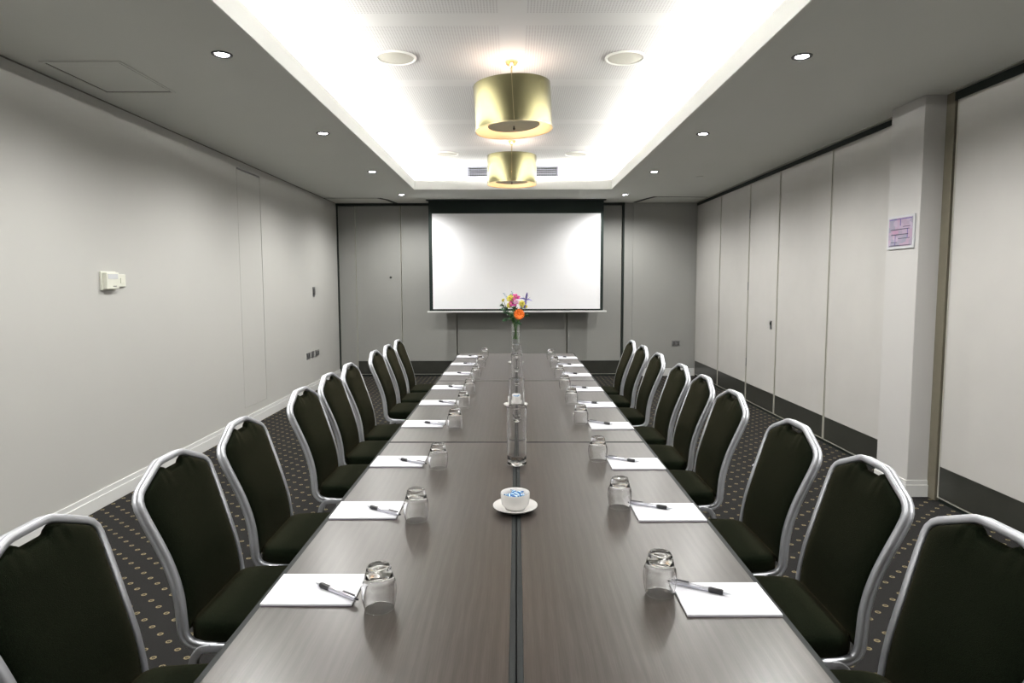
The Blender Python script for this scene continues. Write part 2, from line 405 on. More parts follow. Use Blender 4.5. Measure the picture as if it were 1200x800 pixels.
# skirting boards
def skirting(name, pts):
    """pts: list of box tuples"""
    m = MB()
    for b in pts: m.box(*b)
    return struct(m.build(name, M['gloss_white'], bevel=0.003))
skirting('baseboard_left', [(XL, XL + 0.018, YB, YF, 0, 0.085), (XL, XL + 0.010, YB, YF, 0.085, 0.12)])
skirting('baseboard_far', [(1.86, XR, YF - 0.018, YF, 0, 0.085), (1.86, XR, YF - 0.010, YF, 0.085, 0.12)])
# column on the right with its skirting
CXF, CY0, CY1 = 2.70, 4.20, 4.56
struct(MB().box(CXF, 2.95, CY0, CY1, 0, C).build('wall_column', M['colside'], bevel=0.004))
skirting('baseboard_column', [(CXF - 0.016, 2.84, CY0 - 0.016, CY0, 0, 0.085), (CXF - 0.009, 2.84, CY0 - 0.009, CY0, 0.085, 0.115),
                              (CXF - 0.016, CXF, CY0, CY1, 0, 0.085), (CXF - 0.009, CXF, CY0, CY1, 0.085, 0.115)])
struct(MB().box(2.84, 2.95, 4.12, 4.20, 0, C).build('trim_3', M['bronze'], bevel=0.003))
# ceiling track over the side partition (dark slot and pale lip), both sides of the column
tr = MB(); tr.box(XR - 0.005, 2.95, CY1, YF, 2.645, C - 0.001); tr.box(XR - 0.005, 2.95, 0.8, 4.12, 2.630, C - 0.001)
struct(tr.build('trim_4', M['dark']))
tl = MB(); tl.box(XR - 0.035, XR - 0.006, CY1, YF, C - 0.008, C - 0.0005); tl.box(XR - 0.035, XR - 0.006, 0.8, 4.12, C - 0.008, C - 0.0005)
struct(tl.build('trim_5', M['alu_strip']))
# track over the end partition
struct(MB().box(XL, 1.72, YF - 0.03, YF + 0.06, 2.655, C - 0.001).build('trim_6', M['dark']))
# dark end jambs of the end partition
struct(MB().box(XL + 0.0, XL + 0.022, YF - 0.012, YF + 0.06, 0, 2.655).build('trim_7', M['dark']))
struct(MB().box(1.69, 1.72, YF - 0.02, YF + 0.06, 0, 2.655).build('trim_8', M['dark']))
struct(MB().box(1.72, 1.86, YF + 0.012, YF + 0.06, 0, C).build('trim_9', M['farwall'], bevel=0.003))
# curved ceiling tracks to the panel parking bays (thin dark slots)
for n, pts in (('trim_10', [(XL, 9.12), (-1.94, 9.14), (-1.86, 9.32), (-1.80, 9.72)]), ('trim_11', [(2.83, 9.14), (2.04, 9.06), (1.97, 9.26), (1.86, 9.70)])):
    m = MB()
    for i in range(3):
        a, b = Vector(pts[i]), Vector(pts[i + 1]); d = (b - a).normalized(); wd = 0.010 if i == 0 else 0.030; nn = Vector((-d.y, d.x)) * wd
        vs = [(a + nn), (b + nn), (b - nn), (a - nn)]
        m.add([(q.x, q.y, z) for z in (C - 0.0035, C - 0.0005) for q in vs], [(0, 1, 2, 3), (7, 6, 5, 4), (0, 4, 5, 1), (1, 5, 6, 2), (2, 6, 7, 3), (3, 7, 4, 0)])
    struct(m.build(n, M['dark']))

# ------------------------------------------------------------------ operable partition panels
def partition_panel(label, group, along, a0, a1, ztop, matname, skirt=True, gap=0.006, edge=0.012, thick=0.06, floor_gap=0.035):
    """along: 'x' for the end wall (faces -y), 'y' for the side wall (faces -x). Local: u along the wall, v out of it."""
    wdt = a1 - a0
    if along == 'x': r = empty('partition_panel', ((a0 + a1) / 2, YF, 0), 0)
    else: r = empty('partition_panel', (XR, (a0 + a1) / 2, 0), -PI / 2)
    tag(r, label, 'partition', group)
    h = wdt / 2 - gap / 2
    zs = 0.245 if skirt else floor_gap
    # local frame: x along wall, y into wall (positive = behind), z up
    MB().box(-h + edge, h - edge, 0.0, thick, zs, ztop).build('panel_face', M[matname], r)
    e = MB(); e.box(-h, -h + edge, -0.002, thick, floor_gap, ztop); e.box(h - edge, h, -0.002, thick, floor_gap, ztop)
    e.build('edge_strip', M['alu_strip'], r)
    if skirt:
        MB().box(-h + edge, h - edge, -0.001, thick, floor_gap + 0.006, zs - 0.001).build('kickboard', M['skirt'], r)
        MB().box(-h, h, -0.004, thick, floor_gap - 0.004, floor_gap).build('bottom_rail', M['alu_strip'], r)
    MB().box(-h, h, 0.008, thick - 0.008, 0.001, floor_gap - 0.005).build('bottom_seal', M['dark'], r)
    return r
G1 = 'operable partition panels along the right wall'
ORD = ['nearest', 'second nearest', 'third nearest', 'fourth', 'fifth', 'sixth', 'seventh', 'eighth', 'farthest']
ypan = [(2.98, 4.10, 'wide pale partition panel nearest the camera, just this side of the right column'),
        (4.60, 5.65, 'pale partition panel partly hidden behind the right column'),
        (5.65, 6.74, 'wide pale partition panel second beyond the right column'),
        (6.74, 7.58, 'narrow pale door panel with a lock plate in the right partition'),
        (7.58, 8.64, 'pale partition panel just beyond the door panel with the lock'),
        (8.64, 9.74, 'farthest pale partition panel on the right, in the far corner')]
PAN = {}
for i, (a, b, lab) in enumerate(ypan):
    PAN[i] = partition_panel(lab, G1, 'y', a, b, 2.64, 'panel', gap=0.016 if i in (2, 3, 4) else 0.010)
# backing behind the seams
struct(MB().box(XR + 0.062, 2.948, 4.57, YF, 0, 2.64).build('trim_12', M['dark']))
# lock plate and hinges on the door panel  (local x: + is towards the camera? rotate -90deg: local x -> world -y)
door = PAN[3]
hw = 0.42
lk = MB().box(hw - 0.165, hw - 0.115, -0.006, 0.0, 0.95, 1.045).build('lock_plate', M['steel'], door, bevel=0.002)
MB().box(hw - 0.150, hw - 0.130, -0.012, -0.0062, 1.00, 1.03).build('keyhole', M['dark'], lk)
for z in (0.5, 1.42, 2.28):
    MB().box(-hw - 0.004, -hw + 0.012, -0.008, -0.0022, z - 0.05, z + 0.05).build('hinge', M['steel'], door)
G2 = 'partition panels behind the projection screen'
xpan = [(XL + 0.024, -2.44, False, 'narrow grey closing panel in the far left corner'),
        (-2.44, -1.74, True, 'grey end partition panel with a small dark spy hole'),
        (-1.74, -0.877, True, 'grey end partition panel behind the left edge of the screen'),
        (-0.877, -0.02, True, 'grey end partition panel behind the left half of the screen'),
        (-0.02, 0.836, True, 'grey end partition panel behind the right half of the screen'),
        (0.836, 1.688, True, 'grey end partition panel behind the right edge of the screen')]
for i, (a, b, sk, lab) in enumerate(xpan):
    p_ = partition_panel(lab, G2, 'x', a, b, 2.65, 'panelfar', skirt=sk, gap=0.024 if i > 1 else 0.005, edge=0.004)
    if i == 1:
        m = MB().lathe([(0.0, 0.0), (0.016, 0.0), (0.018, 0.004), (0.018, 0.012)], 20, mat=Matrix.Rotation(PI / 2, 3, 'X'))
        o = m.build('spy_hole', M['blackrubber'], p_); o.location = (0.186, 0.0, 1.553)
struct(MB().box(XL + 0.03, 1.68, YF + 0.0605, YF + 0.064, 0.0, 2.65).build('trim_13', M['dark']))
# pale strip at the very left panel foot gets a plain closing board: nothing more visible

# ------------------------------------------------------------------ cove LED strips
def led(x0, x1, y0, y1, label, mk='led'):
    r = empty('led_strip', ((x0 + x1) / 2, (y0 + y1) / 2, LIP)); tag(r, label, 'light strip', 'cove light strips')
    hx, hy = (x1 - x0) / 2, (y1 - y0) / 2
    MB().box(-hx - 0.006 * (hx < hy), hx + 0.006 * (hx < hy), -hy - 0.006 * (hy < hx), hy + 0.006 * (hy < hx), 0.0005, 0.010).build('channel', M['white'], r)
    MB().box(-hx, hx, -hy, hy, 0.0105, 0.018).build('diffuser', M[mk], r)
led(-1.47, -1.45, RY0, RY1, 'white light strip hidden in the left ceiling cove')
led(1.45, 1.47, RY0, RY1, 'white light strip hidden in the right ceiling cove')
led(-1.28, 1.28, 8.48, 8.50, 'white light strip hidden in the far ceiling cove', 'led_end')
led(-1.28, 1.28, 0.09, 0.11, 'white light strip hidden in the near ceiling cove', 'led_end')

# ------------------------------------------------------------------ downlights
def downlight_first():
    r = empty('downlight', (0, 0, C))
    MB().lathe([(0.036, 0.001), (0.036, -0.003), (0.040, -0.006), (0.052, -0.005), (0.054, -0.0005), (0.036, -0.0005)], 28, closed=True).build('trim_ring', M['lampring'], r, smooth=True)
    MB().lathe([(0, -0.0035), (0.032, -0.0035), (0.0355, -0.001)], 24).build('lens', M['lamp'], r, smooth=True)
    l = bpy.data.lights.new('downlight_beam', 'SPOT'); l.energy = SPOT_W; l.spot_size = math.radians(162); l.spot_blend = 0.75; l.shadow_soft_size = 0.03; l.color = (1.0, 0.99, 0.95)
    lo = bpy.data.objects.new('downlight_beam', l); col.objects.link(lo); lo.parent = r; lo.location = (0, 0, -0.045)
    return r
dl0 = downlight_first(); freeze(dl0)
first = True
ordn = {3.43: 'nearest visible', 5.2: 'second nearest visible', 6.98: 'third nearest visible', 8.79: 'farthest', 1.66: 'unseen', -0.11: 'rearmost unseen'}
for side, sx in (('left', -1.547), ('right', 1.565)):
    for y in (3.43, 5.2, 6.98, 8.79, 1.66, -0.11):
        o = dl0 if first else copy_tree(dl0); first = False
        o.location = (sx, y + (0.06 if side == 'right' else 0), C)
        tag(o, f'small round recessed downlight, {ordn[y]} one on the {side} ceiling strip', 'downlight', 'recessed downlights')

# ------------------------------------------------------------------ pendants
def pendant(loc, label, tilt):
    r = empty('pendant_lamp', loc); tag(r, label, 'pendant lamp', 'brass drum pendants')
    R, zt, zb = 0.278, -0.17, -0.482
    rot = Matrix.Rotation(tilt, 3, 'Y'); piv = Vector((0, 0, zt))
    T = lambda m: [tuple(rot @ (Vector(q) - piv) + piv) for q in m.v]
    m = MB().lathe([(0, 0), (0.046, 0), (0.046, -0.012), (0.036, -0.024), (0.020, -0.034), (0.014, -0.05), (0, -0.05)], 32); m.build('canopy', M['brasspol'], r, smooth=True)
    MB().tube([(0, 0, -0.045), (0, 0, -0.30)], 0.006, 12).build('rod', M['brasspol'], r, smooth=True)
    def tilted(m, name, mat, par, **k):
        m.v = T(m); return m.build(name, mat, par, **k)
    sh = tilted(MB().lathe([(R, zb), (R, zt), (R - 0.0025, zt), (R - 0.0025, zb)], 96, closed=True), 'shade', M['brass'], r, smooth=True)
    tilted(MB().lathe([(R - 0.003, zb + 0.002), (R - 0.003, zt - 0.002), (R - 0.0045, zt - 0.002), (R - 0.0045, zb + 0.002)], 96, closed=True), 'shade_lining', M['brassin'], sh, smooth=True)
    tilted(MB().lathe([(R - 0.004, zb - 0.002), (R + 0.002, zb - 0.002), (R + 0.002, zb + 0.005), (R - 0.004, zb + 0.005)], 96, closed=True), 'rim', M['brasspol'], sh, smooth=True)
    # seam of the rolled sheet
    tilted(MB().box(-0.0015, 0.0015, -R - 0.0012, -R + 0.001, zb + 0.006, zt), 'seam', M['brasspol'], sh)
    tilted(MB().lathe([(0, zb + 0.030), (0.185, zb + 0.030), (0.188, zb + 0.033), (0.185, zb + 0.036), (0, zb + 0.036)], 64), 'diffuser_disc', M['disc'], r, smooth=True)
    tilted(MB().lathe([(0, zb + 0.002), (0.007, zb + 0.004), (0.009, zb + 0.012), (0.005, zb + 0.018), (0.005, zb + 0.0295), (0, zb + 0.0295)], 16), 'finial', M['blackrubber'], r, smooth=True)
    s = MB()
    for k in range(3):
        a = 2 * PI * k / 3 + 0.5
        s.tube([(0, 0, zt - 0.05), (math.cos(a) * (R - 0.004), math.sin(a) * (R - 0.004), zt - 0.03)], 0.0025, 6)
    tilted(s, 'spider', M['brasspol'], r)
    for k in range(3):
        a = 2 * PI * k / 3
        b = MB().lathe([(0, 0.055), (0.016, 0.05), (0.028, 0.03), (0.028, 0.012), (0.015, -0.012), (0.013, -0.03), (0, -0.03)], 16)
        b.v = [(x + math.cos(a) * 0.07, y + math.sin(a) * 0.07, z - 0.33) for x, y, z in b.v]
        tilted(b, 'bulb', M['bulb'], r, smooth=True)
    l = bpy.data.lights.new('bulb_light', 'POINT'); l.energy = PENDANT_W; l.shadow_soft_size = 0.06; l.color = (1.0, 0.95, 0.97)
    lo = bpy.data.objects.new('bulb_light', l); col.objects.link(lo); lo.parent = r; lo.location = (0, 0, -0.24)
    return r
pendant((-0.008, 4.61, ZC), 'brushed brass drum pendant lamp nearer the camera, hanging slightly crooked', math.radians(-3.2))
pendant((-0.012, 7.13, ZC), 'brushed brass drum pendant lamp farther away, in front of the air grille', 0.0)

# ------------------------------------------------------------------ ceiling speakers, grille, access hatch, sprinkler
def speaker(x, y, label):
    r = empty('ceiling_speaker', (x, y, ZC)); tag(r, label, 'speaker', 'round ceiling speakers')
    MB().lathe([(0.124, -0.0005), (0.142, -0.0005), (0.142, -0.004), (0.136, -0.011), (0.128, -0.011), (0.124, -0.006)], 48, closed=True).build('bezel', M['bezel'], r, smooth=True)
    MB().lathe([(0, -0.0085), (0.06, -0.008), (0.123, -0.005)], 48).build('grille_mesh', M['grille'], r, smooth=True)
speaker(-0.818, 4.52, 'round white ceiling speaker left of the nearer brass pendant')
speaker(0.792, 4.54, 'round white ceiling speaker right of the nearer brass pendant')
speaker(-0.807, 7.82, 'round white ceiling speaker left of the farther brass pendant')
speaker(0.778, 7.84, 'round white ceiling speaker right of the farther brass pendant')
r = empty('air_grille', (-0.0, CVY1, 2.97)); tag(r, 'long slotted air grille on the end wall of the ceiling recess', 'air grille')
du = MB(); du.box(-0.605, 0.605, 0.29, 0.30, -0.058, 0.058); du.box(-0.605, 0.605, 0.001, 0.29, 0.0565, 0.0575); du.box(-0.605, 0.605, 0.001, 0.29, -0.0575, -0.0565)
du.box(-0.605, -0.604, 0.001, 0.29, -0.056, 0.056); du.box(0.604, 0.605, 0.001, 0.29, -0.056, 0.056)
du.build('duct', M['dark'], r)
fr = MB(); fr.box(-0.620, -0.603, -0.008, -0.0005, -0.070, 0.070); fr.box(0.603, 0.620, -0.008, -0.0005, -0.070, 0.070)
fr.box(-0.603, 0.603, -0.008, -0.0005, 0.056, 0.070); fr.box(-0.603, 0.603, -0.008, -0.0005, -0.070, -0.056); fr.build('frame', M['grillemetal'], r)
for k in range(3):
    z = -0.029 + 0.029 * k
    MB().box(-0.603, 0.603, -0.004, 0.0, z - 0.004, z + 0.004).build('blade', M['grillemetal'], r)
bb = MB()
for k in range(40):
    x = -0.59 + k * 1.18 / 39
    bb.box(x - 0.002, x + 0.002, 0.0005, 0.004, -0.056, 0.056)
bb.build('divider', M['grillemetal'], r)

r = empty('ceiling_hatch', (-2.375, 3.81, C)); tag(r, 'square access hatch in the lowered ceiling above the left wall', 'hatch')
MB().box(-0.1985, 0.1985, -0.2585, 0.2585, -0.0012, -0.0002).build('hatch_panel', M['soffit'], r)
m = MB()
for a in ((-0.225, -0.211, -0.285, 0.285), (0.211, 0.225, -0.285, 0.285), (-0.211, 0.211, -0.285, -0.271), (-0.211, 0.211, 0.271, 0.285)): m.box(a[0], a[1], a[2], a[3], -0.006, -0.0002)
m.build('hatch_frame', M['soffit'], r, bevel=0.001)
m = MB()
for a in ((-0.211, -0.199, -0.271, 0.271), (0.199, 0.211, -0.271, 0.271), (-0.199, 0.199, -0.271, -0.259), (-0.199, 0.199, 0.259, 0.271)): m.box(a[0], a[1], a[2], a[3], -0.0006, -0.0002)
m.build('hatch_gap', M['wallgroove'], r)
r = empty('sprinkler_cover', (2.169, 7.377, C)); tag(r, 'small flat concealed sprinkler cover on the right ceiling strip', 'sprinkler')
MB().lathe([(0, -0.006), (0.038, -0.006), (0.042, -0.004), (0.042, -0.0005)], 28).build('cover_plate', M['soffit'], r, smooth=True)

# ------------------------------------------------------------------ projection screen
r = empty('projection_screen', (0.045, 9.35, 1.03)); tag(r, 'large white projection screen with black borders hanging before the end wall', 'projection screen')
SX0, SX1, ZT = -1.297, 1.297, 1.659
MB().box(SX0, SX1, -0.002, 0.002, 0.02, ZT).build('black_border', M['screenblack'], r)
MB().box(-1.245, 1.253, -0.0035, -0.0021, 0.045, 1.458).build('white_surface', M['screen'], r)
MB().box(-1.33, 1.35, -0.014, 0.014, -0.006, 0.018).build('bottom_bar', M['gloss_white'], r, bevel=0.003)
MB().box(SX0 - 0.03, SX1 + 0.03, -0.05, 0.05, ZT - 0.012, ZT).build('slot_housing', M['dark'], r)

# ------------------------------------------------------------------ wall fittings
r = empty('thermostat', (XL, 4.205, 1.43)); tag(r, 'cream wall controller box, the larger and nearer of two side by side', 'thermostat')
MB().box(0.0005, 0.012, -0.078, 0.078, 0, 0.125).build('back_plate', M['plastic'], r, bevel=0.003)
b_ = MB().box(0.0125, 0.040, -0.062, 0.066, 0.008, 0.118).build('housing', M['plastic'], r, bevel=0.004)
MB().box(0.0402, 0.042, -0.05, 0.052, 0.075, 0.108).build('display_window', M['acrylic'], b_)
MB().box(0.0402, 0.0412, 0.0, 0.035, 0.024, 0.029).build('small_mark', M['greyplastic'], b_)
r = empty('wall_switch', (XL, 4.338, 1.452)); tag(r, 'smaller cream wall switch box beside the larger controller', 'switch')
MB().box(0.0005, 0.016, -0.045, 0.045, 0, 0.085).build('plate', M['plastic'], r, bevel=0.003)
MB().box(0.0162, 0.020, -0.015, 0.015, 0.025, 0.060).build('rocker', M['plastic'], r, bevel=0.001)
def wallplate(name, loc, label, cat, w_, h_, rz, n, group=None):
    r = empty(name, loc, rz); tag(r, label, cat, group)
    MB().box(-w_ / 2, w_ / 2, -0.008, -0.0005, -h_ / 2, h_ / 2).build('plate', M['steel' if n >= 0 else 'plastic'], r, bevel=0.002)
    n = abs(n)
    for k in range(n):
        u = (k - (n - 1) / 2) * w_ / n
        MB().box(u - w_ / n * 0.28, u + w_ / n * 0.28, -0.013, -0.0082, -h_ * 0.3, h_ * 0.3).build('socket' if cat == 'socket' else 'rocker', M['greyplastic'], r, bevel=0.001)
# rz=+90deg: local -y faces +x (left wall)
wallplate('light_switch', (XL, 8.55, 1.35), 'tall grey steel light switch high on the far left wall', 'switch', 0.085, 0.13, PI / 2, 2)
wallplate('power_outlet', (XL, 8.25, 0.505), 'nearer dark power outlet low on the left wall near the far corner', 'socket', 0.14, 0.085, PI / 2, 2, 'low wall outlets on the left')
wallplate('power_outlet', (XL, 8.62, 0.505), 'farther dark power outlet low on the left wall near the far corner', 'socket', 0.15, 0.085, PI / 2, 3, 'low wall outlets on the left')
wallplate('data_outlet', (XL, 8.43, 0.505), 'white blank outlet plate between the two dark outlets on the left wall', 'socket', 0.11, 0.085, PI / 2, 0)
wallplate('power_outlet', (2.549, YF, 0.515), 'double power outlet low on the end wall right of the screen', 'socket', 0.125, 0.085, 0, 2)

r = empty('evacuation_sign', (CXF, 4.385, 1.815)); tag(r, 'small lilac floor plan sign in a clear frame on the column', 'sign')
MB().box(-0.010, -0.0005, -0.150, 0.150, -0.115, 0.115).build('frame', M['acrylic'], r, bevel=0.002)
sh = MB().box(-0.012, -0.0102, -0.132, 0.132, -0.096, 0.100).build('plan_sheet', M['plan'], r)
for (y0, y1, zz0, zz1) in ((-0.125, 0.125, 0.088, 0.094), (-0.005, 0.003, 0.045, 0.094), (-0.10, 0.11, 0.018, 0.023), (-0.09, 0.10, -0.018, -0.013), (-0.11, 0.02, -0.045, -0.041), (-0.11, -0.03, 0.035, 0.039), (0.03, 0.10, -0.070, -0.066), (-0.085, -0.079, -0.045, 0.018), (0.05, 0.055, -0.09, -0.013), (-0.12, 0.12, -0.092, -0.088)):
    MB().box(-0.0128, -0.01205, y0, y1, zz0, zz1).build('plan_line', M['ink'] if abs(zz1 - zz0) < 0.006 else M['purple'], sh)
MB().box(-0.0128, -0.01205, 0.02, 0.085, -0.010, 0.012).build('plan_room', M['planroom'], sh)

o = MB().add([(1.915, 4.925, 0.001), (1.965, 4.905, 0.001), (1.985, 4.945, 0.001), (1.94, 4.965, 0.001), (1.93, 4.93, 0.006), (1.962, 4.925, 0.012), (1.975, 4.944, 0.004), (1.945, 4.958, 0.007)],
             [(0, 3, 2, 1), (4, 5, 6, 7), (0, 1, 5, 4), (1, 2, 6, 5), (2, 3, 7, 6), (3, 0, 4, 7)]).build('paper_scrap', M['paper'])
tag(o, 'tiny scrap of white paper on the carpet by the right chairs', 'paper scrap')

# ------------------------------------------------------------------ tables
TX, TY, TR = -0.587, 2.8409, -0.0052
def TW(u, v, z=0):
    c, s = math.cos(TR), math.sin(TR)
    return Vector((TX + c * u - s * v, TY + s * u + c * v, z))
HT = 0.74
def make_table():
    r = empty('folding_table')
    W2, L2 = 0.2985, 0.8985
    MB().box(-W2 + 0.013, W2 - 0.013, -L2 + 0.010, L2 - 0.010, HT - 0.026, HT).build('tabletop', M['wood'], r)
    e = MB(); zt = HT - 0.0008
    e.box(-W2, -W2 + 0.0128, -L2, L2, HT - 0.028, zt); e.box(W2 - 0.0128, W2, -L2, L2, HT - 0.028, zt)
    e.box(-W2 + 0.0128, W2 - 0.0128, -L2, -L2 + 0.0098, HT - 0.028, zt); e.box(-W2 + 0.0128, W2 - 0.0128, L2 - 0.0098, L2, HT - 0.028, zt)
    e.build('edge_band', M['edge'], r)
    ap = MB()
    ap.box(-0.25, 0.25, -0.78, -0.75, HT - 0.07, HT - 0.0285); ap.box(-0.25, 0.25, 0.75, 0.78, HT - 0.07, HT - 0.0285)
    ap.build('underframe', M['tableleg'], r)
    for sy in (-1, 1):
        for sx in (-1, 1):
            MB().tube([(sx * 0.14, sy * 0.765, HT - 0.0705), (sx * 0.14, sy * 0.765, 0.03)], 0.016, 14).build('leg', M['tableleg'], r, smooth=True)
        MB().box(-0.18, 0.18, sy * 0.765 - 0.022, sy * 0.765 + 0.022, 0.001, 0.029).build('foot_bar', M['tableleg'], r, bevel=0.004)
    return r
tb = make_table(); freeze(tb)
k = 0
for row, rn in enumerate(('nearest', 'middle', 'farthest')):
    for sx, sn in ((0.3, 'left'), (0.9, 'right')):
        o = tb if k == 0 else copy_tree(tb); k += 1
        o.location = TW(sx, -0.9 + 1.8 * row); o.rotation_euler = (0, 0, TR)
        tag(o, f'grey wood-grain folding table, {rn} one in the {sn} row', 'table', 'tables pushed together into one long top')

# ------------------------------------------------------------------ chairs
PROF = [(-0.105, 0.424), (-0.150, 0.426), (-0.185, 0.436), (-0.203, 0.462), (-0.208, 0.50), (-0.215, 0.56), (-0.228, 0.62), (-0.250, 0.69), (-0.276, 0.76), (-0.303, 0.83), (-0.321, 0.885), (-0.333, 0.932)]
PS = spline([(x, 0, z) for x, z in PROF], 5)
def surf(z):
    """point and normal of the back surface at height z (above the J bend)"""
    for i in range(len(PS) - 1):
        if PS[i].z <= z <= PS[i + 1].z and PS[i].z > 0.44:
            t_ = (z - PS[i].z) / (PS[i + 1].z - PS[i].z); p_ = PS[i].lerp(PS[i + 1], t_); d = (PS[i + 1] - PS[i]).normalized()
            return p_, Vector((d.z, 0, -d.x))
    p_ = PS[-1]; d = (PS[-1] - PS[-2]).normalized(); return p_ + d * (z - p_.z), Vector((d.z, 0, -d.x))
def halfw(z):
    ks = [(0.42, 0.190), (0.50, 0.189), (0.56, 0.184), (0.62, 0.182), (0.68, 0.184), (0.74, 0.191), (0.80, 0.199), (0.84, 0.202), (1.0, 0.202)]
    for (a, wa), (b, wb) in zip(ks, ks[1:]):
        if a <= z <= b: return wa + (wb - wa) * (z - a) / (b - a)
    return ks[0][1]
ARCH = [(0.202, 0.838), (0.199, 0.856), (0.189, 0.871), (0.172, 0.883), (0.080, 0.9245), (0.066, 0.9295), (0.050, 0.932), (0.0, 0.932)]
def arch_z(u):
    u = abs(u); A = ARCH[::-1]
    for (ua, za), (ub, zb) in zip(A, A[1:]):
        if ua <= u <= ub: return za + (zb - za) * (u - ua) / max(1e-6, ub - ua)
    return 0.838
def make_chair():
    r = empty('banquet_chair')
    # hoop
    pts = []; dep = []
    lo = [p_ for p_ in PS if p_.z < 0.835]
    prev = None
    for i, p_ in enumerate(lo):
        d = (lo[min(i + 1, len(lo) - 1)] - lo[max(i - 1, 0)]).normalized(); n_ = Vector((d.z, 0, -d.x))
        pts.append(Vector((p_.x, halfw(p_.z), p_.z))); dep.append(n_)
    for u, z in ARCH:
        p_, n_ = surf(z); pts.append(Vector((p_.x, u, z))); dep.append(n_)
    full = pts + [Vector((p_.x, -p_.y, p_.z)) for p_ in pts[::-1][1:]]; fd = dep + dep[::-1][1:]
    # tube with a shallow groove: 20 mm wide, 30 mm deep
    hw_, hd = 0.0097, 0.0138
    prof = [(-hw_, -hd + .003), (-hw_ + .003, -hd), (hw_ - .003, -hd), (hw_, -hd + .003), (hw_, -0.004), (hw_ - 0.0015, -0.0025), (hw_ - 0.0015, 0.0025), (hw_, 0.004), (hw_, hd - .003), (hw_ - .003, hd), (-hw_ + .003, hd), (-hw_, hd - .003), (-hw_, 0.004), (-hw_ + 0.0015, 0.0025), (-hw_ + 0.0015, -0.0025), (-hw_, -0.004)]
    MB().sweep(full, prof, fd).build('back_frame', M['chrome'], r, smooth=True, angle=50)
    # back cushion
    nc, nr = 40, 30; zb_ = 0.462
    def ctop(u):
        z = arch_z(u) - 0.0115
        a = abs(u)
        if a < 0.036: dip = 0.016
        elif a < 0.054: dip = 0.016 * (0.054 - a) / 0.018
        else: dip = 0
        return z - dip
    vs = []; fs = []
    for side in (1, -1):
        for j in range(nr + 1):
            for i in range(nc + 1):
                c = -1 + 2 * i / nc; t_ = j / nr
                t2 = 1 - (1 - t_) ** 1.4
                zt_ = ctop(c * 0.192); z = zb_ + t2 * (zt_ - zb_)
                p_, n_ = surf(z); u = c * (halfw(z) - 0.010)
                if z > 0.80: u = c * 0.192
                edge_ = (1 - abs(c) ** 6) * (1 - (2 * t_ - 1) ** 8 if t_ > 0.5 else 1 - (1 - 2 * t_) ** 8)
                th = 0.006 + 0.018 * max(0, edge_) ** 0.7
                if abs(c * 0.192) < 0.085 and t2 > 0.86: th -= 0.007 * (t2 - 0.86) / 0.14
                th = th if side > 0 else th * 0.6
                q = p_ + n_ * th * side; vs.append((q.x, u, q.z))
    N1 = (nr + 1) * (nc + 1)
    ix = lambda s, j, i: s * N1 + j * (nc + 1) + i
    for j in range(nr):
        for i in range(nc):
            fs.append((ix(0, j, i), ix(0, j, i + 1), ix(0, j + 1, i + 1), ix(0, j + 1, i))); fs.append((ix(1, j, i), ix(1, j + 1, i), ix(1, j + 1, i + 1), ix(1, j, i + 1)))
    for i in range(nc):
        fs.append((ix(0, 0, i), ix(1, 0, i), ix(1, 0, i + 1), ix(0, 0, i + 1))); fs.append((ix(0, nr, i), ix(0, nr, i + 1), ix(1, nr, i + 1), ix(1, nr, i)))
    for j in range(nr):
        fs.append((ix(0, j, 0), ix(0, j + 1, 0), ix(1, j + 1, 0), ix(1, j, 0))); fs.append((ix(0, j, nc), ix(1, j, nc), ix(1, j + 1, nc), ix(0, j + 1, nc)))
    MB().add(vs, fs).build('backrest', M['fabric'], r, smooth=True, angle=60)
    # seat cushion
    def outline(n=56):
        out = []
        for k_ in range(n):
            a = 2 * PI * k_ / n; ca_, sa_ = math.cos(a), math.sin(a); e = 2 / 8.0
            x = math.copysign(abs(ca_) ** e, ca_); y = math.copysign(abs(sa_) ** e, sa_)
            X = 0.017 + 0.217 * x; hw2 = 0.190 + 0.020 * (x + 1) / 2
            out.append((X, y * hw2))
        return out
    ol = outline(); vs = []; fs = []; rings = [(0.4375, 0.97), (0.440, 0.99), (0.446, 1.0), (0.474, 1.0), (0.484, 0.99), (0.491, 0.965), (0.495, 0.91), (0.498, 0.75), (0.500, 0.4)]
    for z, s in rings:
        for x, y in ol: vs.append((0.018 + (x - 0.018) * s, y * s, z))
    n = len(ol)
    for j in range(len(rings) - 1):
        for i in range(n): fs.append((j * n + i, j * n + (i + 1) % n, (j + 1) * n + (i + 1) % n, (j + 1) * n + i))
    fs.append(tuple(range(n))[::-1]); fs.append(tuple((len(rings) - 1) * n + i for i in range(n)))
    MB().add(vs, fs).build('seat', M['fabric'], r, smooth=True, angle=60)
    # rails and legs
    rp = roundrect(0.0105, 0.0125, 0.004)
    Y = Vector((0, 1, 0))
    for s in (-1, 1):
        yy = s * 0.192
        MB().sweep([(0.205, yy, 0.424), (-0.125, yy, 0.424)], [(b, a) for a, b in rp], [Y, Y]).build('seat_rail', M['chrome'], r, smooth=True)
        rear = [tuple(q) for q in spline([(-0.125, yy, 0.424), (-0.150, yy, 0.419), (-0.168, yy, 0.400), (-0.180, yy, 0.365), (-0.225, yy, 0.18), (-0.268, yy, 0.001)], 5)]
        MB().sweep(rear, [(b, a) for a, b in rp], [Y] * len(rear)).build('leg', M['chrome'], r, smooth=True)
        frt = [tuple(q) for q in spline([(0.205, yy, 0.424), (0.228, yy, 0.416), (0.240, yy, 0.395), (0.246, yy, 0.36), (0.258, yy, 0.18), (0.268, yy, 0.001)], 5)]
        MB().sweep(frt, [(b, a) for a, b in rp], [Y] * len(frt)).build('leg', M['chrome'], r, smooth=True)
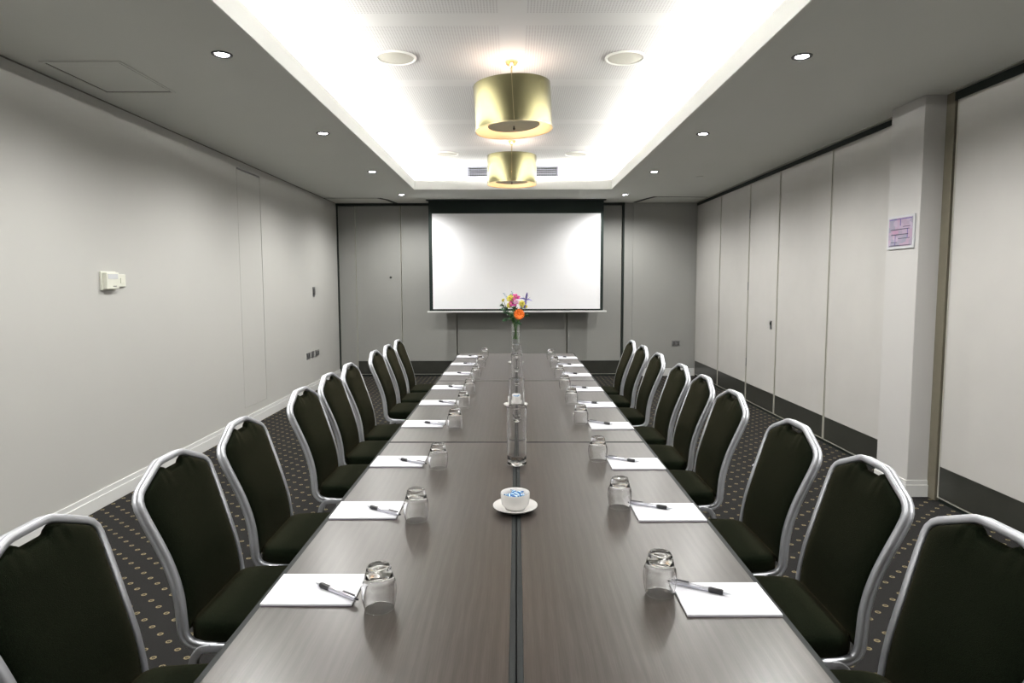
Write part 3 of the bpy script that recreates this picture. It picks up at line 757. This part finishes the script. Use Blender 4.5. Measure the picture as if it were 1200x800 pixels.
    for x in (-0.10, 0.17):
        MB().box(x - 0.010, x + 0.010, -0.181, 0.181, 0.414, 0.434).build('crossbar', M['chrome'], r, bevel=0.002)
    return r
ch = make_chair(); freeze(ch)
RIGHT = [1.33, 1.845, 2.35, 3.03, 3.54, 4.02, 4.66, 5.22, 5.68]
LEFT = [1.36, 1.925, 2.43, 3.14, 3.65, 4.11, 4.88, 5.35, 5.82]
DXL = [0, 0, 0, .0, .01, .01, .01, .0, 0]
DXR = [-.01, 0, 0, .0, .01, .01, .01, .01, 0]
RZL = [0.03, 0.0, 0.02, -0.01, 0.0, 0.01, -0.01, 0.01, 0.0]
RZR = [0.02, -0.02, 0.01, 0.0, -0.02, 0.01, 0.0, 0.01, -0.01]
ORD9 = ['first and nearest to the camera', 'second from the camera', 'third from the camera', 'fourth from the camera', 'fifth from the camera', 'sixth from the camera', 'seventh from the camera', 'eighth from the camera', 'ninth and farthest from the camera']
k = 0
for side, ys in (('left', LEFT), ('right', RIGHT)):
    for i, y in enumerate(ys):
        o = ch if k == 0 else copy_tree(ch); k += 1
        if side == 'left': o.location = (-0.755 - DXL[i], y, 0); o.rotation_euler = (0, 0, RZL[i])
        else: o.location = (0.755 + DXR[i], y, 0); o.rotation_euler = (0, 0, PI + RZR[i])
        tag(o, f'dark green silver-framed banquet chair, {ORD9[i]} on the {side} side', 'chair', f'banquet chairs along the {side} side of the table')

# ------------------------------------------------------------------ notepads, pens, glasses
def make_pad():
    r = empty('notepad')
    MB().box(-0.104, 0.104, -0.074, 0.074, 0.0004, 0.0012).build('shade_card', M['padshade'], r)  # thin layer coloured as the shadow under the sheets
    pb = MB().box(-0.105, 0.105, -0.074, 0.074, 0.0013, 0.0055).build('paper_sheets', M['paper'], r)
    m = MB()
    for (x0, y0, x1, y1) in ((0.070, 0.004, 0.082, 0.010), (0.074, -0.003, 0.090, 0.001), (0.081, 0.010, 0.092, 0.014)):
        m.add([(x0, y0, 0.0057), (x1, y0 + 0.002, 0.0057), (x1, y1, 0.0057), (x0 + .002, y1, 0.0057)], [(0, 1, 2, 3)])
    m.build('printed_mark', M['printmark'], pb)
    return r
def make_pen():
    """lies along local +x (tip at +x), length 0.14"""
    r = empty('ballpoint_pen'); R3 = Matrix.Rotation(PI / 2, 3, 'Y'); o = (0, 0, 0.0056)
    L = lambda prof: MB().lathe(prof, 16, o=o, mat=R3)
    L([(0, -0.070), (0.0038, -0.069), (0.0046, -0.062), (0.0046, 0.018)]).build('barrel', M['penbarrel'], r, smooth=True)
    L([(0.0046, 0.0182), (0.0056, 0.022), (0.0053, 0.035), (0.0056, 0.046), (0.0046, 0.0515)]).build('grip', M['blackrubber'], r, smooth=True)
    L([(0.0044, 0.0517), (0.0036, 0.056), (0.0014, 0.066), (0.0009, 0.070), (0, 0.0702)]).build('tip', M['chrome'], r, smooth=True)
    L([(0, -0.077), (0.0022, -0.0765), (0.0022, -0.0705), (0, -0.0705)]).build('push_button', M['blackrubber'], r, smooth=True)
    MB().box(-0.066, -0.028, -0.0016, 0.0016, 0.0106, 0.0120).build('clip', M['blackrubber'], r)
    return r
def make_glass():
    r = empty('tumbler')
    # inverted: mouth on the table; z=0 mouth .. z=0.100 base
    outer = [(0.0330, 0.0), (0.0340, 0.004), (0.0372, 0.018), (0.0392, 0.034), (0.0396, 0.046), (0.0388, 0.056), (0.0370, 0.063), (0.0345, 0.068), (0.0315, 0.080), (0.0280, 0.094), (0.0255, 0.0985), (0.0225, 0.100), (0.0150, 0.0985), (0, 0.098)]
    inner = [(0, 0.078), (0.0150, 0.0775), (0.0255, 0.074), (0.0320, 0.066), (0.0350, 0.056), (0.0362, 0.046), (0.0358, 0.034), (0.0345, 0.018), (0.0318, 0.004), (0.0314, 0.0)]
    prof = spline([(a, 0, b) for a, b in outer], 2); prof2 = spline([(a, 0, b) for a, b in inner], 2)
    P = [(max(0, q.x), q.z) for q in prof] + [(max(0, q.x), q.z) for q in prof2]
    # build as closed lathe (profile loop)
    m = MB(); m.lathe(P, 40, closed=True)
    m.build('glass_body', M['glass'], r, smooth=True, angle=50)
    return r
pad0, pen0, gl0 = make_pad(), make_pen(), make_glass()
for q in (pad0, pen0, gl0): freeze(q)
PADL = [1.446, 1.970, 2.520, 3.205, 3.774, 4.330, 4.99, 5.58, 6.14]
PADR = [1.398, 1.947, 2.480, 3.150, 3.700, 4.245, 4.91, 5.47, 6.02]
GLL = [1.365, 1.890, 2.435, 3.115, 3.63, 4.11, 4.77, 5.41, 6.03]
GLR = [1.430, 2.000, 2.540, 3.215, 3.75, 4.26, 4.78, 5.36, 5.92]
k = 0
jit = random.Random(3)
for side, PY, GY in (('left', PADL, GLL), ('right', PADR, GLR)):
    sgn = -1 if side == 'left' else 1
    for i in range(9):
        off = 0.0052 * (PY[i] - 1.4)
        pd = pad0 if k == 0 else copy_tree(pad0); pn = pen0 if k == 0 else copy_tree(pen0); gl = gl0 if k == 0 else copy_tree(gl0); k += 1
        px = (-0.476 if side == 'left' else 0.488) + off
        ra = jit.uniform(-0.012, 0.012)
        pd.location = (px, PY[i], HT); pd.rotation_euler = (0, 0, ra if side == 'left' else ra + PI)
        tag(pd, f'white notepad on the {side} side of the table, {ORD9[i]}', 'notepad', f'notepads on the {side}')
        if side == 'left':
            a = math.radians(180 - 34) + jit.uniform(-0.12, 0.12); pn.location = (px + 0.053, PY[i] - 0.024, HT + 0.0056)
            gx = -0.306
        else:
            a = math.radians(-31) + jit.uniform(-0.1, 0.1); pn.location = (px - 0.043, PY[i] + 0.036, HT + 0.0056)
            gx = 0.346
        pn.rotation_euler = (0, 0, a); pn.scale = (1, 1.2, 1.2)
        tag(pn, f'black-gripped ballpoint pen on the {side} notepad {ORD9[i]}', 'pen', f'pens on the {side} notepads')
        gl.location = (gx + off * (1 if side == 'left' else 0.5), GY[i], HT + 0.0003)
        gl.rotation_euler = (0, 0, jit.uniform(0, 6))
        tag(gl, f'upturned clear glass tumbler on the {side} side of table, {ORD9[i]}', 'glass', f'upturned tumblers on the {side}')

# ------------------------------------------------------------------ centre line: bowls of mints, vases
def centre(y): return 0.0075 + 0.0052 * (y - 1.9)
def make_bowl():
    r = empty('bowl')
    P = [(0, 0.006), (0.026, 0.006), (0.027, 0.0), (0.032, 0.0), (0.035, 0.005), (0.0435, 0.014), (0.0465, 0.032), (0.0475, 0.050), (0.0465, 0.0525), (0.0445, 0.051), (0.043, 0.034), (0.038, 0.016), (0.028, 0.010), (0, 0.010)]
    MB().lathe(P, 48).build('bowl_body', M['ceramic'], r, smooth=True, angle=60)
    return r
def make_saucer():
    r = empty('saucer')
    P = [(0, 0.003), (0.038, 0.003), (0.040, 0.0), (0.044, 0.0), (0.047, 0.004), (0.068, 0.013), (0.0725, 0.0165), (0.0718, 0.0185), (0.066, 0.0165), (0.046, 0.0085), (0.036, 0.0068), (0, 0.0068)]
    MB().lathe(P, 56).build('saucer_body', M['ceramic'], r, smooth=True, angle=60)
    return r
def make_mint():
    r = empty('wrapped_mint')
    vs = []; fs = []; n = 12
    st = [(-0.021, 0.0095, 0.0006), (-0.017, 0.0070, 0.0018), (-0.012, 0.0040, 0.0030), (-0.010, 0.0070, 0.0055), (-0.005, 0.0095, 0.0070), (0.005, 0.0095, 0.0070), (0.010, 0.0070, 0.0055), (0.012, 0.0040, 0.0030), (0.017, 0.0070, 0.0018), (0.021, 0.0095, 0.0006)]
    for s_i, (x, ry, rz) in enumerate(st):
        for k_ in range(n):
            a = 2 * PI * k_ / n; wob = 0.0015 * math.sin(3 * a + s_i) if abs(x) > 0.015 else 0
            vs.append((x, ry * math.cos(a), rz * math.sin(a) + wob))
    for j in range(len(st) - 1):
        for i in range(n): fs.append((j * n + i, j * n + (i + 1) % n, (j + 1) * n + (i + 1) % n, (j + 1) * n + i))
    fs.append(tuple(range(n))); fs.append(tuple((len(st) - 1) * n + i for i in range(n)))
    MB().add(vs, fs).build('wrapper', M['wrap'], r, smooth=True, angle=60)
    return r
def make_vase(h, name='glass_vase'):
    r = empty(name); R = 0.0395
    P = [(0, 0.001), (R - 0.006, 0.0), (R - 0.0015, 0.002), (R, 0.005), (R, 0.012), (R, h - 0.008), (R, h - 0.002), (R - 0.001, h), (R - 0.0026, h - 0.001), (R - 0.0030, h - 0.008), (R - 0.0030, 0.042), (R - 0.0034, 0.032), (R - 0.008, 0.0235), (0, 0.021)]
    MB().lathe(P, 48).build('vase_body', M['glass'], r, smooth=True, angle=40)
    return r
bw0, sc0, mt0, vs0 = make_bowl(), make_saucer(), make_mint(), make_vase(0.24)
for q in (bw0, sc0, mt0, vs0): freeze(q)
bowls = [(1.975, 'nearest', 12), (3.66, 'middle', 8), (5.62, 'farthest', 6)]
k = 0; km = 0
jm = random.Random(11)
for i, (y, nm, nmint) in enumerate(bowls):
    b_ = bw0 if i == 0 else copy_tree(bw0); s_2 = sc0 if i == 0 else copy_tree(sc0)
    x = centre(y) - 0.003
    s_2.location = (x, y, HT + 0.0003); b_.location = (x, y, HT + 0.0073)
    tag(s_2, f'white saucer under the {nm} mint bowl on the table centre line', 'saucer', 'white saucers under the mint bowls')
    tag(b_, f'round white china bowl of blue mints, {nm} one on the table', 'bowl', 'white mint bowls')
    for j in range(nmint):
        o = mt0 if km == 0 else copy_tree(mt0); km += 1
        layer = 0 if j < nmint * 0.45 else 1
        a = 2.4 * j + 0.5; rr = (0.016 if layer == 0 else 0.018) * (0.6 + 0.4 * (j % 2))
        o.location = (x + rr * math.cos(a), y + rr * math.sin(a), HT + 0.0073 + (0.024 if layer == 0 else 0.041) + 0.002 * (j % 3))
        o.rotation_euler = (jm.uniform(-0.6, 0.6), jm.uniform(-0.5, 0.5), jm.uniform(0, 6.28))
        ang = math.degrees(a) % 360
        where = ['right', 'far right', 'far', 'far left', 'left', 'near left', 'near', 'near right'][int(((ang + 22.5) % 360) // 45)]
        tag(o, f'blue wrapped mint at {where} side of the {nm} bowl, ' + ('lower layer' if layer == 0 else 'on the heap'), 'mint', f'wrapped mints in the {nm} bowl')
vases = [(2.485, 'nearest, just beyond the first mint bowl'), (3.20, 'second from the camera'), (4.28, 'third from the camera'), (5.0, 'fourth, just before the flower vase')]
for i, (y, nm) in enumerate(vases):
    o = vs0 if i == 0 else copy_tree(vs0)
    o.location = (centre(y) + 0.003, y, HT + 0.0004)
    tag(o, f'empty clear glass cylinder vase, {nm}', 'vase', 'empty cylinder vases down the table')
# flower vase (taller) with water
FX, FY = 0.022, 6.0
fv = empty('flower_vase', (FX, FY, HT + 0.0004)); tag(fv, 'tall clear glass cylinder vase of water holding the flowers at the far end', 'vase')
R, h = 0.041, 0.345
MB().lathe([(0, 0.001), (R - 0.006, 0.0), (R - 0.0015, 0.002), (R, 0.005), (R, 0.012), (R, h - 0.008), (R, h - 0.002), (R - 0.001, h), (R - 0.0026, h - 0.001), (R - 0.0030, h - 0.008), (R - 0.0030, 0.042), (R - 0.0034, 0.032), (R - 0.008, 0.0235), (0, 0.021)], 48).build('vase_body', M['glass'], fv, smooth=True, angle=40)
MB().lathe([(0, 0.0225), (R - 0.0095, 0.0245), (R - 0.0045, 0.033), (R - 0.0036, 0.043), (R - 0.0036, 0.262), (0, 0.262)], 40).build('water', M['water'], fv, smooth=True, angle=40)

def stem_pts(head):
    hx, hy, hz = head
    return [(-hx * 0.1 + jit.uniform(-.010, .010), hy * 0.05 + jit.uniform(-.010, .010), 0.19), (max(-.022, min(.022, hx * 0.3)), max(-.022, min(.022, hy * .3)), 0.335), (hx * 0.8, hy * 0.8, 0.335 + (hz - 0.335) * 0.75), (hx, hy, hz)]
def frame_to(dirv):
    return Vector(dirv).normalized().to_track_quat('Z', 'Y').to_matrix()
def petal(m, rot, org, a, L, wdt, lift, curl=0.0, base=0.0):
    """one petal: a 3x5 grid strip pointing radially at angle a, lifted"""
    vs = []; rows = 5
    for j in range(rows + 1):
        t_ = j / rows; ww = wdt * math.sin(PI * min(0.97, 0.12 + 0.82 * t_)) ** 0.8
        rr_ = base + L * t_ * math.cos(lift); zz = L * t_ * math.sin(lift) - curl * L * t_ * t_
        for s in (-1, 0, 1):
            q = Vector((rr_, s * ww / 2, zz + (0.12 * ww if s else 0)))
            q = Matrix.Rotation(a, 3, 'Z') @ q; q = rot @ q; vs.append(q + org)
    fs = [(j * 3 + i, j * 3 + i + 1, j * 3 + i + 4, j * 3 + i + 3) for j in range(rows) for i in range(2)]
    m.add(vs, fs)
def flower(name, label, cat, head, dirv, kind, mats, size):
    r = empty(name, (FX, FY, HT)); tag(r, label, cat)
    H_ = Vector(head); rot = frame_to(dirv)
    MB().tube(spline(stem_pts(head), 4), 0.0022, 6).build('stem', M['stem'], r, smooth=True)
    if kind == 'gerbera':
        m = MB()
        for k_ in range(26): petal(m, rot, H_, 2 * PI * k_ / 26, size, size * 0.30, 0.25 if k_ % 2 else 0.45, 0.1, size * 0.12)
        o = m.build('petals', M[mats[0]], r, smooth=True); o.modifiers.new('t', 'SOLIDIFY').thickness = 0.0006
        c = MB().lathe([(0, 0.010), (0.006, 0.010), (0.011, 0.007), (0.012, 0.0), (0, -0.002)], 16, mat=rot); c.v = [tuple(Vector(q) + H_) for q in c.v]; c.build('flower_centre', M[mats[1]], r, smooth=True)
    elif kind == 'lily':
        m = MB()
        for k_ in range(6): petal(m, rot, H_, 2 * PI * k_ / 6 + 0.3 * (k_ % 2), size, size * 0.55, 0.75, 0.35, 0.003)
        o = m.build('petals', M[mats[0]], r, smooth=True); o.modifiers.new('t', 'SOLIDIFY').thickness = 0.0008
        c = MB()
        for k_ in range(5): c.tube([H_, H_ + rot @ Vector((0.010 * math.cos(k_ * 1.25), 0.010 * math.sin(k_ * 1.25), size * 0.6))], 0.0012, 5)
        c.build('stamens', M[mats[1]], r)
    elif kind == 'iris':
        m = MB()
        for k_ in range(3): petal(m, rot, H_, 2 * PI * k_ / 3 + 0.2, size, size * 0.34, 0.15, 0.6, 0.003)
        for k_ in range(3): petal(m, rot, H_, 2 * PI * k_ / 3 + 1.25, size * 0.95, size * 0.26, 1.0, 0.05, 0.003)
        o = m.build('petals', M[mats[0]], r, smooth=True); o.modifiers.new('t', 'SOLIDIFY').thickness = 0.0008
    elif kind == 'carnation':
        m = MB()
        for lay in range(4):
            for k_ in range(8): petal(m, rot, H_ + rot @ Vector((0, 0, 0.003 * lay)), 2 * PI * k_ / 8 + lay * 0.4, size * (1 - 0.16 * lay), size * 0.6, 0.2 + 0.32 * lay, 0.1, 0.0)
        o = m.build('petals', M[mats[0]], r, smooth=True); o.modifiers.new('t', 'SOLIDIFY').thickness = 0.0006
    elif kind == 'sprig':
        m = MB()
        for k_ in range(14):
            t_ = k_ / 14; q = H_ + Vector(dirv).normalized() * size * t_
            petal(m, frame_to(Vector(dirv) + Vector((jit.uniform(-.5, .5), jit.uniform(-.5, .5), 0))), q, k_ * 2.4, size * (0.42 if mats[0] == 'leaf' else 0.28), size * (0.20 if mats[0] == 'leaf' else 0.07), 0.7, 0, 0)
        o = m.build('leaves', M[mats[0]], r, smooth=True); o.modifiers.new('t', 'SOLIDIFY').thickness = 0.0006
    return r
S = 6.0 / 732
def hp(px, py, dy=0): return ((px - 605.5) * S, dy, 1.478 - (py - 332) * S - HT)
flower('gerbera', 'large orange gerbera low at the front of the bouquet', 'flower', hp(609.5, 369.5, -0.055), (0.15, -1, 0.15), 'gerbera', ('orange', 'orange'), 0.050)
flower('lily', 'deep pink lily at the top of the bouquet', 'flower', hp(605.5, 351, -0.01), (0.1, -0.7, 0.8), 'lily', ('pink', 'yellow'), 0.056)
flower('lily', 'pale pink lily with magenta tips in the bouquet middle', 'flower', hp(603, 357, -0.04), (-0.2, -1, 0.5), 'lily', ('pink', 'palepink'), 0.060)
flower('carnation', 'white and pink bloom in the bouquet middle', 'flower', hp(606, 355.5, -0.055), (0.1, -1, 0.6), 'carnation', ('palepink', 'yellow'), 0.030)
flower('carnation', 'yellow carnation at the upper left of the bouquet', 'flower', hp(599.5, 351.5, -0.02), (-0.3, -0.8, 0.6), 'carnation', ('yellow', 'yellow'), 0.042)
flower('carnation', 'yellow carnation at the lower left of the bouquet', 'flower', hp(598.5, 359, -0.04), (-0.3, -1, 0.3), 'carnation', ('yellow', 'yellow'), 0.032)
flower('carnation', 'yellow carnation at the right of the bouquet under the iris', 'flower', hp(613, 357.5, -0.04), (0.3, -1, 0.4), 'carnation', ('yellow', 'yellow'), 0.038)
flower('carnation', 'small yellow bloom lowest at the right of the bouquet', 'flower', hp(617.5, 360.5, -0.03), (0.6, -1, 0.3), 'carnation', ('yellow', 'yellow'), 0.020)
flower('carnation', 'small pale yellow bud at the far left of the bouquet', 'flower', hp(591.3, 353.5, 0.0), (-0.8, -0.6, 0.5), 'carnation', ('yellow', 'yellow'), 0.020)
flower('iris', 'purple iris standing out at the right of the bouquet', 'flower', hp(617.5, 353, -0.01), (0.15, -0.6, 0.8), 'iris', ('purple', 'purple'), 0.078)
flower('thistle_sprig', 'thin blue-green sprig at the upper left of the bouquet', 'sprig', hp(597, 352, 0.01), (-0.6, 0, 0.8), 'sprig', ('blue',), 0.07)
flower('thistle_sprig', 'thin blue-green sprig sticking up at the bouquet top', 'sprig', hp(602, 350, 0.02), (-0.1, 0, 1), 'sprig', ('blue',), 0.06)
flower('leafy_sprig', 'dark green leafy sprig at the left under the blooms', 'sprig', hp(598, 370, -0.02), (-0.6, -0.3, 0.5), 'sprig', ('leaf',), 0.09)
flower('leafy_sprig', 'dark green leafy sprig hanging low at the left vase rim', 'sprig', hp(600, 374, -0.03), (-1, -0.3, -0.25), 'sprig', ('leaf',), 0.07)
flower('leafy_sprig', 'dark green leafy sprig at the right beside the gerbera', 'sprig', hp(612, 372, 0.0), (0.8, 0.1, 0.1), 'sprig', ('leaf',), 0.07)
flower('leafy_sprig', 'dark green leafy sprig in the bouquet centre behind the gerbera', 'sprig', hp(604, 368, 0.01), (0.1, 0.3, 1), 'sprig', ('leaf',), 0.10)
flower('leafy_sprig', 'dark green leafy sprig right of centre under the iris', 'sprig', hp(611, 366, 0.015), (0.5, 0.2, 0.8), 'sprig', ('leaf',), 0.07)
flower('leafy_sprig', 'dark green leafy sprig directly over the vase mouth', 'sprig', hp(603, 378, -0.02), (-0.2, -0.3, 0.9), 'sprig', ('leaf',), 0.07)
flower('leafy_sprig', 'broad dark green leaves behind the pink lilies', 'sprig', hp(602, 360, 0.03), (-0.2, 0.2, 1), 'sprig', ('leaf',), 0.10)
flower('leafy_sprig', 'dark green leaves at the left edge of the bouquet beside the yellow carnation', 'sprig', hp(597, 365, 0.0), (-0.7, -0.2, 0.6), 'sprig', ('leaf',), 0.09)
flower('leafy_sprig', 'dark green leaves low in front of the vase rim', 'sprig', hp(605, 379, -0.035), (0.5, -0.5, -0.1), 'sprig', ('leaf',), 0.06)
